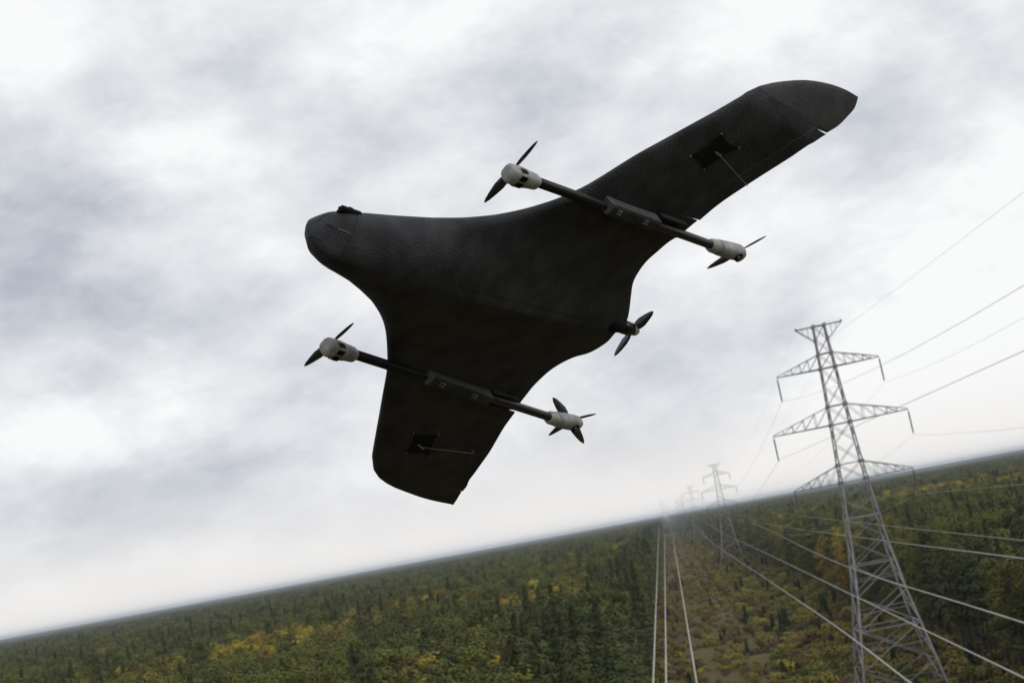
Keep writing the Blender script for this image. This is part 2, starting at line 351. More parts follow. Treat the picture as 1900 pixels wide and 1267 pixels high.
# the rest of the forest: instances on points, one object
def point_instances(name, pts, meshes, label, cat):
    me = bpy.data.meshes.new(name); me.from_pydata([(p[0], p[1], -.2) for p in pts], [], [])
    a = me.attributes.new('kd', 'INT', 'POINT'); a.data.foreach_set('value', [int(p[2]) for p in pts])
    a = me.attributes.new('scl', 'FLOAT_VECTOR', 'POINT'); a.data.foreach_set('vector', [c for p in pts for c in (p[3], p[3], p[4])])
    a = me.attributes.new('rz', 'FLOAT_VECTOR', 'POINT'); a.data.foreach_set('vector', [c for p in pts for c in (0, 0, p[5])])
    o = bpy.data.objects.new(name, me); COL.objects.link(o); o['kind'] = 'stuff'; tag(o, label, cat)
    g = bpy.data.node_groups.new(name, 'GeometryNodeTree'); g.interface.new_socket('Geometry', in_out='INPUT', socket_type='NodeSocketGeometry'); g.interface.new_socket('Geometry', in_out='OUTPUT', socket_type='NodeSocketGeometry')
    gi = g.nodes.new('NodeGroupInput'); go = g.nodes.new('NodeGroupOutput'); j = g.nodes.new('GeometryNodeJoinGeometry'); g.links.new(j.outputs[0], go.inputs[0])
    def na(nm, dt):
        n = g.nodes.new('GeometryNodeInputNamedAttribute'); n.data_type = dt; n.inputs['Name'].default_value = nm; return n.outputs[0]
    for k, ob in meshes.items():
        ip = g.nodes.new('GeometryNodeInstanceOnPoints'); g.links.new(gi.outputs[0], ip.inputs['Points'])
        cp = g.nodes.new('FunctionNodeCompare'); cp.data_type = 'INT'; cp.operation = 'EQUAL'; g.links.new(na('kd', 'INT'), cp.inputs[2]); cp.inputs[3].default_value = k
        g.links.new(cp.outputs[0], ip.inputs['Selection'])
        oi = g.nodes.new('GeometryNodeObjectInfo'); oi.inputs['Object'].default_value = ob; oi.inputs['As Instance'].default_value = True
        g.links.new(oi.outputs['Geometry'], ip.inputs['Instance'])
        er = g.nodes.new('FunctionNodeEulerToRotation'); g.links.new(na('rz', 'FLOAT_VECTOR'), er.inputs[0]); g.links.new(er.outputs[0], ip.inputs['Rotation'])
        g.links.new(na('scl', 'FLOAT_VECTOR'), ip.inputs['Scale']); g.links.new(ip.outputs[0], j.inputs[0])
    md = o.modifiers.new('instances', 'NODES'); md.node_group = g
    return o
proto = {}
for i, (kd, cm_, tm_, H) in enumerate(KINDS):
    for c in COL.objects:
        if c.type == 'MESH' and c.data is cm_: proto[i] = c; break
rest = [t for i, t in enumerate(trees) if i not in nearset and int(t[2]) in proto]
point_instances('forest', rest, proto, 'forest of mixed spruce, pine and yellowing birch filling the plain', 'forest')

# shrubs of the cleared strip
SHM = {'green': leafmat('green scrub', (.07, .08, .022), (.12, .12, .03)), 'olive': leafmat('olive scrub', (.15, .135, .035), (.19, .16, .045)),
       'yellow': leafmat('yellow scrub', (.26, .215, .035), (.20, .165, .035)), 'brown': leafmat('brown scrub', (.15, .10, .055), (.11, .08, .04)), 'dark': leafmat('young spruce needles', (.022, .032, .016), (.035, .045, .02))}
def bush(seed, R=1.0, H=1.3, n=420):
    r_ = random.Random(seed); V = []; F = []
    cl = [(Vector((r_.gauss(0, .4*R), r_.gauss(0, .4*R), H*r_.uniform(.25, .75))), r_.uniform(.3, .6)*R) for _ in range(9)]
    for k in range(n):
        c, s = r_.choice(cl); d = Vector((r_.gauss(0, 1), r_.gauss(0, 1), r_.gauss(0, 1))).normalized(); p = c+d*s*(.7+.35*r_.random()); p.z = max(.02, p.z)
        leafquad(V, F, p, d+Vector((0, 0, .6)), r_.uniform(.08, .2), r_)
    return V, F
SK = [('green', bush(21)), ('olive', bush(22)), ('yellow', bush(23)), ('brown', bush(24, 1.1, .9)), ('dark', conifer(25, 2.6, .9, .1, 350))]
SM = [rawmesh('shrub', *vf, SHM[k]) for k, vf in SK]
shr = []
for s in np.arange(120, 2300, 1.0):
    for _ in range(9 if s < 700 else 3):
        l = random.uniform(EDGE_L-1, EDGE_R+1); ss = s+random.random()
        dens = .47+.5*(noise.noise(Vector((l/6., ss/14., 2.)))) + (.3 if l > 14 else 0.)
        if abs(l-3) < 1.6: dens -= .12
        if random.random() > dens: continue
        q = noise.noise(Vector((l/5., ss/11., 12.))); p = random.random()
        k = 4 if p < .03 else (2 if q > .22 and p < .8 else 1 if q > -.1 else 0 if (q > -.3 and l > 14) else 3)
        x, y, _z = W(ss, l); sz = random.uniform(.6, 1.35)**1.3*(1.15 if l > 14 or l < -4 else .72)
        shr.append((x, y, k, sz, sz*random.uniform(.8, 1.3), random.uniform(0, 6.28)))
Ts = np.array(shr); Ps = toimg(np.c_[Ts[:, 0], Ts[:, 1], Ts[:, 4]*.6]); ds = np.hypot(Ts[:, 0], Ts[:, 1])
cs = np.where(inside(Ps))[0]; nears = set(cs[np.argsort(ds[cs])][:300].tolist()); sp_ = {}
SW = ['green', 'olive', 'yellow', 'brown', 'dark green conifer']
for i in sorted(nears, key=lambda q: ds[q]):
    x, y, k, sx, hs, rz = shr[i]; o = bpy.data.objects.new('shrub', SM[k]); COL.objects.link(o); o.location = (x, y, -.2); o.scale = (sx, sx, hs); o.rotation_euler = (0, 0, rz); sp_.setdefault(k, o)
    s, l = SL(x, y)
    lw = 'at left forest foot' if l < -4 else 'under steep cables' if l < 3 else 'in mid strip' if l < 13 else 'left of big pylon' if l < 20 else 'at big pylon feet' if l < 31 and abs(s-S1) < 9 else 'in line with big pylon' if l < 31 else 'at right forest foot'
    dw = 'bottom edge' if Ps[i, 1] > 1215 else 'lower strip' if Ps[i, 1] > 1150 else 'farther strip'
    tag(o, ('big ' if sx > 1.5 else 'small ' if sx < .85 else '')+('tall ' if hs/sx > 1.2 else 'flat ' if hs/sx < .85 else '')+SW[k]+' shrub '+lw+', '+dw, 'shrub', 'shrubs of the cleared strip'); shrub_items.append((o, o['label'], Ps[i, 0]))
settle(shrub_items)
for k in range(5):
    if k not in sp_:
        i = next(i for i, t in enumerate(shr) if t[2] == k and i in set(cs.tolist())); nears.add(i); x, y, _, sx, hs, rz = shr[i]
        o = bpy.data.objects.new('shrub', SM[k]); COL.objects.link(o); o.location = (x, y, -.2); o.scale = (sx, sx, hs); sp_[k] = o; tag(o, SW[k]+' shrub standing alone in the cleared strip', 'shrub', 'shrubs of the cleared strip')
point_instances('scrub', [t for i, t in enumerate(shr) if i not in nears], sp_, 'low scrub and young trees covering the cleared strip', 'scrub')

# ------------------------------------------------------------------ pylons
STEEL = material('galvanised steel', (.17, .17, .18), .6, metal=.2, var=(.26, .26, .26), vscale=.8)
INS = material('brown glazed insulator', (.05, .045, .045), .3)
WIRE = material('aluminium conductor', (.28, .27, .24), .55, metal=.2, var=(.36, .35, .31), vscale=.3)
CONC = material('concrete footing', (.3, .29, .27), .9)
ZW = [(0, 5.5), (6.5, 4.4), (14, 3.1), (20, 2.35), (28.7, 1.65), (36.2, 1.25), (43.6, .95), (49.2, .72)]
def hw(z): return float(np.interp(z, [a for a, _ in ZW], [b for _, b in ZW]))
ARMS = [(43.6, 6.7, 1.9), (36.2, 8.8, 2.4), (28.7, 7.7, 2.3)]
def pylon(s, l, label, fat=1., detail=True):
    root = empty('pylon', W(s, l, -.3)); az = math.atan2(DD[0], DD[1]); root.rotation_euler = (0, math.radians(-1.0) if detail else 0, -az)
    for sx in (-1, 1):
        for sy in (-1, 1):
            m = MB()
            for (a, wa), (b, wb_) in zip(ZW[:-1], ZW[1:]): m.bar((sx*wa, sy*wa, a), (sx*wb_, sy*wb_, b), fat*(.26 if b < 25 else .17))
            lg = m.obj('leg', STEEL, root)
            if detail:
                f = MB(); f.add([(sx*5.5+i*.5, sy*5.5+j*.5, z) for z in (-.5, .45) for i, j in ((-1, -1), (1, -1), (1, 1), (-1, 1))], [(3, 2, 1, 0), (4, 5, 6, 7), (0, 1, 5, 4), (1, 2, 6, 5), (2, 3, 7, 6), (3, 0, 4, 7)]); f.obj('footing', CONC, lg)
    m = MB(); z = 0.; lev = [0, 5.2, 10, 14.2, 18, 21.2, 24, 26.4, 28.7, 31, 33.7, 36.2, 38.6, 41.2, 43.6, 45.5, 47.4, 49.2]
    for a, b in zip(lev[:-1], lev[1:]):
        wa, wb_ = hw(a), hw(b); th = fat*(.10 if b < 20 else .065)
        for f in range(4):
            c, s_ = [(1, 0), (0, 1), (-1, 0), (0, -1)][f]
            def pt(u, w, z): x_, y_ = u*w, -w; return (x_*c-y_*s_, x_*s_+y_*c, z)
            m.bar(pt(-1, wa, a), pt(1, wb_, b), th); m.bar(pt(1, wa, a), pt(-1, wb_, b), th)
            if b in (10, 18, 24, 28.7, 31, 36.2, 38.6, 43.6, 45.5, 49.2): m.bar(pt(-1, wb_, b), pt(1, wb_, b), fat*.12)
            if detail and b < 20:
                zm = (a+b)/2; wm = hw(zm)
                m.bar(pt(-1, wm, zm), pt(0, wm, zm), fat*.07); m.bar(pt(1, wm, zm), pt(0, wm, zm), fat*.07)
    if detail:
        for z in (18, 24, 28.7, 31, 36.2, 38.6, 43.6, 45.5, 47.4, 49.2):
            for sx in (-1, 1):
                for sy in (-1, 1): m.bar((sx*hw(z), sy*hw(z)*1.01, z-.22), (sx*hw(z), sy*hw(z)*1.01, z+.22), .34, .30)
    m.obj('bracing', STEEL, root)
    for (z, hl, up_) in ARMS:
        for sx in (-1, 1):
            m = MB(); w0 = hw(z); w1 = hw(z+up_); tipp = Vector((sx*hl, 0, z+.05)); th = fat*.09
            for sy in (-1, 1):
                lo = Vector((sx*w0, sy*w0, z)); hi = Vector((sx*w1, sy*w1, z+up_)); m.bar(lo, tipp, fat*.13); m.bar(hi, tipp+Vector((0, 0, .12)), th)
                pts = [(lo.lerp(tipp, k), hi.lerp(tipp, k)) for k in (0, .25, .45, .65, .82)]
                for (a, b), (c, d) in zip(pts[:-1], pts[1:]): m.bar(b, c, fat*.055); m.bar(c, d, fat*.055)
            for k in (.25, .45, .65): m.bar(Vector((sx*w0, -w0, z)).lerp(tipp, k), Vector((sx*w0, w0, z)).lerp(tipp, k), fat*.08)
            m.bar(Vector((sx*w0, -w0, z)), Vector((sx*w0, w0, z)).lerp(tipp, .25), fat*.07); m.bar(Vector((sx*w0, w0, z)).lerp(tipp, .25), Vector((sx*w0, -w0, z)).lerp(tipp, .45), fat*.07)
            ar = m.obj('cross_arm', STEEL, root)
            q = MB(); n = 26 if detail else 3; zz = z
            if detail:
                P_ = []; Rr = []
                for k in range(n): zk = zz-.25-2.7*k/(n-1); P_ += [(sx*hl, 0, zk), (sx*hl, 0, zk-.04)]; Rr += [.13, .05]
                q.tube(P_, Rr, 8); q.bar((sx*hl, 0, zz), (sx*hl, 0, zz-.3), .06); q.bar((sx*hl, 0, zz-2.9), (sx*hl, 0, zz-3.2), .08)
            else: q.tube([(sx*hl, 0, zz), (sx*hl, 0, zz-3.1)], .12*fat, 6)
            q.obj('insulator', INS, ar)
    m = MB(); zt = 49.2
    for sy in (-1, 1): m.bar((-3, sy*.25, zt), (3, sy*.25, zt), fat*.14)
    m.bar((-3, 0, zt-.1), (-3, 0, zt+.25), .2*fat); m.bar((3, 0, zt-.1), (3, 0, zt+.25), .2*fat)
    for sx in (-1, 1):
        for sy in (-1, 1): m.bar((sx*3, sy*.2, zt-.05), (sx*hw(47.4), sy*hw(47.4), 47.2), fat*.08)
        for k in (.35, .65): m.bar((sx*(.72+2.28*k), -.25, zt), (sx*(.78+2.2*k), .25, 47.2+1.9*k), fat*.06)
    m.obj('peak_crossbar', STEEL, root)
    return tag(root, label, 'pylon', 'lattice pylons of the power line')
TW = [(S1, L1), (S1+614, L1+4.3), (S1+614*2, L1+1.5), (S1+614*3, L1), (S1+614*4, L1)]
pylon(*TW[0], 'large grey lattice pylon with three pairs of arms at the right', 1.0)
pylon(*TW[1], 'second pylon, standing small beyond the big one where the strip narrows', 1.0, False)
pylon(*TW[2], 'third pylon, a faint short mast left of the second one', .7, False)
pylon(*TW[3], 'fourth pylon, a tiny grey mark on the horizon', .6, False)
pylon(*TW[4], 'farthest pylon, hardly visible where the cables meet the horizon', .5, False)
pylon(S1+614*3.6, 0, 'lone far pylon at the vanishing point of the three steep cables', .5, False)
def span(A, B, sag, n=26):
    A = np.array(A); B = np.array(B); t = np.linspace(0, 1, n)[:, None]; return list(A*(1-t)+B*t-np.array([0, 0, 1])*4*sag*t*(1-t))
def arm_pt(k, dl, z):
    s, l = TW[k]; lean = 0.; 
    if k == 0: lean = -math.sin(math.radians(1.0))*z
    return W(s, l+dl+lean, z-.3)
def cable(pts, r, label, name='power_cable', cat='cable', grp='conductors of the power line'):
    m = MB(); m.tube(pts, r, 6); return tag(m.obj(name, WIRE, None, True), label, cat, grp)
for (dl, z, lB, zB, sg, label, r) in ((-6.7, 40.4, 13.85, 48.95, 9, 'conductor on the upper left arm of the big pylon', .013), (6.7, 40.4, 10.5, 55, 9, 'conductor on the upper right arm of the big pylon', .010),
     (-8.8, 33., 19.9, 33.6, .3, 'conductor on the middle left arm of the big pylon', .017), (8.8, 33., 30.56, 46.2, 9, 'conductor on the middle right arm of the big pylon', .013),
     (-7.7, 25.5, 17.3, 21.9, .3, 'conductor on the lower left arm of the big pylon', .019), (7.7, 25.5, 33.56, 26.73, .3, 'conductor on the lower right arm of the big pylon', .019)):
    pts = span(W(-250, lB, zB), arm_pt(0, dl, z), sg)
    for k in range(0, 4): pts += span(arm_pt(k, dl, z), arm_pt(k+1, dl, z), 9)[1:]
    cable(pts, r, label)
cable(span(W(-250, 23.7, 38.7), arm_pt(0, -.9, 46.5), 2), .010, 'shield wire rising from below the crossbar of the big pylon to the right edge', 'shield_wire', 'cable', 'shield wires')
for dl, nm in ((-3, 'left'), (3, 'right')):
    pts = []
    for k in range(0, 4): pts += span(arm_pt(k, dl, 49.4), arm_pt(k+1, dl, 49.4), 9)
    cable(pts, .008, 'thin shield wire from the '+nm+' end of the top crossbar to the farther pylons', 'shield_wire', 'cable', 'shield wires')
b2 = TW[1]
def through(P, A, label):
    """a cable through points seen at (px, py) hanging `drop` metres below the viewer, ending at a pylon arm"""
    Q = []
    for (px, py, drop) in P:
        d = ray(px, py); Q.append(Vector(EYE+d*(drop/-d[2])))
    Q = [Q[0]+(Q[0]-Q[1]).normalized()*90]+Q+[Vector(A)]
    R = [2*Q[0]-Q[1]]+Q+[2*Q[-1]-Q[-2]]; out = []
    for i in range(1, len(R)-2):
        a, b, c, e = R[i-1], R[i], R[i+1], R[i+2]; t0 = 0.; t1 = (b-a).length**.5; t2 = t1+(c-b).length**.5; t3 = t2+(e-c).length**.5
        for k in range(14):
            t = t1+(t2-t1)*k/14
            A1 = a*((t1-t)/(t1-t0))+b*((t-t0)/(t1-t0)); A2 = b*((t2-t)/(t2-t1))+c*((t-t1)/(t2-t1)); A3 = c*((t3-t)/(t3-t2))+e*((t-t2)/(t3-t2))
            B1 = A1*((t2-t)/(t2-t0))+A2*((t-t0)/(t2-t0)); B2 = A2*((t3-t)/(t3-t1))+A3*((t-t1)/(t3-t1)); out.append(B1*((t2-t)/(t2-t1))+B2*((t-t1)/(t2-t1)))
    out.append(Q[-1]); cable(out, .042, label, grp='pale cables in front of the big pylon')
through([(1690, 1267, 7.8), (1560, 1168, 9), (1430, 1079, 11), (1316, 1001, 12)], W(TW[2][0], TW[2][1]-7.7, 25.2), 'steepest pale cable crossing the lower left leg of the big pylon')
through([(1900, 1257, 8.5), (1560, 1093, 9.5), (1430, 1030, 10), (1325, 979, 9.5)], W(TW[2][0], TW[2][1]-8.8, 32.7), 'pale cable running down into the lower right corner')
through([(1900, 1155, 6.4), (1560, 1046, 9), (1386, 967, 9)], W(TW[2][0], TW[2][1]+7.7, 25.2), 'pale cable leaving at the right edge above the corner one')
through([(1900, 1036, 5.8), (1600, 997, 8.3), (1400, 966, 9.)], W(TW[2][0], TW[2][1]+8.8, 32.7), 'highest pale cable across the forest wall right of the big pylon')
sF = S1+614*3.6
for (px, dl, label) in ((1212, -7.7, 'left one of the three steep cables in front of the cleared strip'), (1236, 0, 'middle one of the three steep cables in front of the cleared strip'), (1293, 7.7, 'right one of the three steep cables in front of the cleared strip')):
    d = ray(px, 1267); k = 6/-d[2]; Pn = EYE+d*k; A = np.array(W(sF, dl, 25.)); Bk = Pn+(Pn-A)*(Pn[:2]@DD+150)/(A[:2]@DD-Pn[:2]@DD)
    # straight to a few hundred metres out, then on to the far pylon
    cable([tuple(Bk), tuple(Pn)]+span(tuple(Pn), tuple(A), 0., 30)[1:], .038, label, grp='steep cables under the viewer')

# ------------------------------------------------------------------ haze
hv = [(x, y, z) for z in (-1.6, 51.) for x, y in ((-27000, -3200), (27000, -3200), (27000, 27000), (-27000, 27000))]
hzo = mesh_obj('haze', hv, [(3, 2, 1, 0), (4, 5, 6, 7), (0, 1, 5, 4), (1, 2, 6, 5), (2, 3, 7, 6), (3, 0, 4, 7)], None)
hm_ = bpy.data.materials.new('haze'); hm_.use_nodes = True; t = hm_.node_tree; t.nodes.clear(); pv = t.nodes.new('ShaderNodeVolumePrincipled'); oo = t.nodes.new('ShaderNodeOutputMaterial'); t.links.new(pv.outputs[0], oo.inputs['Volume'])
pv.inputs['Color'].default_value = (.84, .91, 1.0, 1); pv.inputs['Density'].default_value = .00007; pv.inputs['Anisotropy'].default_value = .3
hzo.data.materials.append(hm_); hzo['kind'] = 'stuff'; tag(hzo, 'thin bluish haze over the plain', 'haze')

# ------------------------------------------------------------------ the drone
DW = np.array([1.2439368854538169, -2.3109647126879524, -1.5427143842834676]); DT = np.array([0.13510316827880267, 0.14180983705220457, -6.350856524235403])
_th = np.linalg.norm(DW); _k = DW/_th; _K = np.array([[0, -_k[2], _k[1]], [_k[2], 0, -_k[0]], [-_k[1], _k[0], 0]])
DR = np.eye(3)+math.sin(_th)*_K+(1-math.cos(_th))*_K@_K
DO = -DR.T@DT                                  # viewer in drone axes (x right wing, y nose, z up)
def dray(px): return DR.T@np.array([(px[0]-CX)/FPX, -(px[1]-CY)/FPX, -1.])
def bz(px, z): d = dray(px); return DO+(z-DO[2])/d[2]*d
def by(px, y): d = dray(px); return DO+(y-DO[1])/d[1]*d
M_FOAM = material('black foam skin', (.018, .019, .0215), .6, var=(.036, .0375, .041), vscale=9, bump=1.0, bscale=140, spec=.13)
M_TIP_LIT = material('light-painted foam skin', (.030, .031, .033), .6, var=(.044, .045, .048), vscale=7, bump=.8, bscale=120, spec=.15)  # paler foam copy: light on the left wing tip put into the colour
M_TUBE = material('black carbon tube', (.006, .006, .007), .42, bump=.1, bscale=30, spec=.2)
M_FAIR = material('dark grey plastic', (.060, .061, .064), .5, var=(.048, .048, .05), vscale=20)
M_POD = material('pale grey printed plastic', (.28, .285, .275), .5, var=(.15, .15, .14), vscale=25, bump=.3, bscale=200)
M_DARK = material('matt black plastic', (.006, .006, .006), .8, spec=.1)
M_MET = material('dull metal', (.22, .22, .21), .45, metal=.6)
M_BLADE = material('black composite blade', (.02, .02, .022), .4)
M_SCREW = material('pale screw heads', (.30, .29, .26), .5)
M_SPIN = material('grey green spinner', (.26, .27, .24), .35); M_BARREL = material('glossy black motor can', (.02, .02, .02), .22, metal=.6)
for nd in M_FOAM.node_tree.nodes:
    if nd.type == 'BUMP': nd.inputs['Distance'].default_value = .009
PLAN = {"U": [[[0.0217, 1.3713], [0.0069, 1.3717], [-0.0129, 1.3617], [-0.0342, 1.3465], [-0.0574, 1.325], [-0.0835, 1.2922], [-0.0949, 1.2421], [-0.1153, 1.1551], [-0.147, 1.0163], [-0.1881, 0.8791], [-0.2402, 0.7467], [-0.2942, 0.6434], [-0.3588, 0.5489], [-0.4175, 0.4792], [-0.4672, 0.4318], [-0.5278, 0.3771], [-0.6178, 0.32], [-0.7184, 0.2525], [-0.8325, 0.1608], [-0.9482, 0.0679], [-1.0459, -0.0134], [-1.116, -0.0788], [-1.1716, -0.1855], [-1.222, -0.3272], [-1.2666, -0.4834], [-1.2993, -0.6589], [-1.3154, -0.805], [-1.3194, -0.9233]], [[0.0017, -0.5587], [-0.0468, -0.5517], [-0.1008, -0.5012], [-0.1645, -0.4284], [-0.2275, -0.3604], [-0.2829, -0.3282], [-0.3419, -0.3122], [-0.4004, -0.3179], [-0.4562, -0.3273], [-0.506, -0.3565], [-0.5834, -0.3787], [-0.685, -0.4161], [-0.8012, -0.4858], [-0.9144, -0.5616], [-1.052, -0.6566], [-1.0879, -0.6852], [-1.1197, -0.7267], [-1.1469, -0.7698], [-1.1903, -0.8408], [-1.2393, -0.8924], [-1.2799, -0.9261], [-1.3194, -0.9233]]], "L": [[[0.0217, 1.3713], [0.0545, 1.3483], [0.0803, 1.3084], [0.0986, 1.2503], [0.1102, 1.1833], [0.1268, 1.0985], [0.1553, 1.0022], [0.1933, 0.894], [0.2306, 0.8129], [0.2711, 0.7417], [0.3264, 0.6668], [0.3978, 0.5878], [0.5005, 0.4845], [0.6138, 0.3878], [0.7362, 0.2795], [0.8641, 0.1671], [0.9973, 0.048], [1.0609, -0.0263], [1.1203, -0.1249], [1.2035, -0.315], [1.2716, -0.5276], [1.3509, -0.8052], [1.4045, -1.1007]], [[0.0017, -0.5587], [0.0352, -0.5591], [0.0886, -0.5641], [0.1589, -0.5254], [0.2048, -0.4561], [0.2548, -0.414], [0.304, -0.3918], [0.3668, -0.3859], [0.4211, -0.3898], [0.4997, -0.4122], [0.5587, -0.4354], [0.6597, -0.4784], [0.8186, -0.5717], [0.9036, -0.6132], [0.9897, -0.6537], [1.065, -0.6958], [1.173, -0.8072], [1.4045, -1.1007]]]}
drone = empty('drone'); drone.rotation_mode = 'QUATERNION'
_rw = M@DR; _tw = M@DT+EYE
m4 = Matrix.Identity(4)
for i in range(3):
    for j in range(3): m4[i][j] = _rw[i, j]
m4.translation = Vector(_tw); drone.matrix_world = m4
tag(drone, 'black fixed wing drone with four lift propellers on two booms, banking overhead', 'drone')
def zd(x):
    x=np.sqrt(np.asarray(x,float)**2)
    return np.interp(x,[0,.45,.6,.86,1.0,1.1,1.2,1.31,1.4],[0,0,.008,.034,.048,.064,.120,.184,.240])
def smooth_line(P,n):
    # arc-length resample with Catmull-Rom
    P=np.asarray(P,float)
    Q=np.vstack([2*P[0]-P[1],P,2*P[-1]-P[-2]])
    out=[]
    for i in range(1,len(Q)-2):
        a,b,c,d=Q[i-1],Q[i],Q[i+1],Q[i+2]
        for s in np.linspace(0,1,9)[:-1]:
            out.append(.5*((2*b)+(c-a)*s+(2*a-5*b+4*c-d)*s*s+(-a+3*b-3*c+d)*s**3))
    out.append(P[-1]);out=np.array(out)
    L=np.r_[0,np.cumsum(np.linalg.norm(np.diff(out,axis=0),axis=1))]
    return out,L
def stations(pts,i1,i2,ns):
    # pts polyline; i1,i2 indices of matched knots (boom, tip start)
    res=[]
    out,L=smooth_line(pts,0)
    k=[0,i1*8,i2*8,len(out)-1]
    for j in range(3):
        s=np.linspace(L[k[j]],L[k[j+1]],ns[j]+1)
        if j==0:
            u=np.linspace(0,1,ns[j]+1); u=u**1.25; s=L[k[0]]+u*(L[k[1]]-L[k[0]])
        if j==2:
            u=np.sin(np.linspace(0,np.pi/2,ns[j]+1)); s=L[k[2]]+u*(L[k[3]]-L[k[2]])
        if j<2: s=s[:-1]
        res.append(np.stack([np.interp(s,L,out[:,a]) for a in range(2)],1))
    return np.vstack(res)
NS=(64,26,16); NC=30
def nacaT(c): return np.clip((0.2969*np.sqrt(c)-.126*c-.3516*c**2+.2843*c**3-.1036*c**4)/.1,0,1)
def edge_dist(P,poly):
    a=poly[:-1];b=poly[1:];ab=b-a;L2=(ab**2).sum(1)+1e-12
    d=np.full(len(P),9.)
    for i in range(len(a)):
        tt=np.clip(((P-a[i])@ab[i])/L2[i],0,1)
        d=np.minimum(d,np.linalg.norm(P-(a[i]+tt[:,None]*ab[i]),axis=1))
    return d
def drone_surface(LE,TE,iL,iT,poly):
    """returns top,bottom arrays (nu,nc,3)"""
    A=stations(LE,*iL,NS);B=stations(TE,*iT,NS)
    c=(1-np.cos(np.linspace(0,1,NC)*np.pi))/2
    c=.5*c+.5*np.linspace(0,1,NC)**1.3
    P=A[:,None,:]+c[None,:,None]*(B-A)[:,None,:]
    nu=len(A);ch=np.linalg.norm(B-A,axis=1)
    T=np.minimum(.05*ch,.042)
    wing=T[:,None]*nacaT(c)[None,:]
    x=P[...,0];y=P[...,1]
    e=edge_dist(P.reshape(-1,2),poly).reshape(x.shape)
    yy=[-.62,-.3,.1,.5,.8,1.0,1.2,1.5]
    d=np.interp(y,yy,[.012,.055,.095,.118,.122,.12,.11,.10])
    r=np.interp(y,yy,[.10,.14,.16,.15,.13,.12,.11,.10])
    q=np.clip(e/r,0,1)
    rd=np.sqrt(1-(1-q)**2)
    wc=np.interp(y,yy,[.30,.40,.46,.5,.6,.9,1.5,1.5])
    F=np.clip(1-(np.sqrt(x*x+np.interp(y,[.2,1.],[.006,.04])**2)-np.interp(y,[.2,1.],[.006,.04]))/wc,0,1)**1.15
    D=d*rd*F
    lo=(np.clip(D,0,9)**3+(wing*.8)**3)**(1/3)
    up=((D*1.0)**3+(wing*1.25)**3)**(1/3)
    # every rim stays welded
    up[:,0]=lo[:,0]=0; up[:,-1]=lo[:,-1]=.0015; up[-1]=lo[-1]=.0005
    z=zd(x)
    return np.dstack([x,y,z+up]),np.dstack([x,y,z-lo])

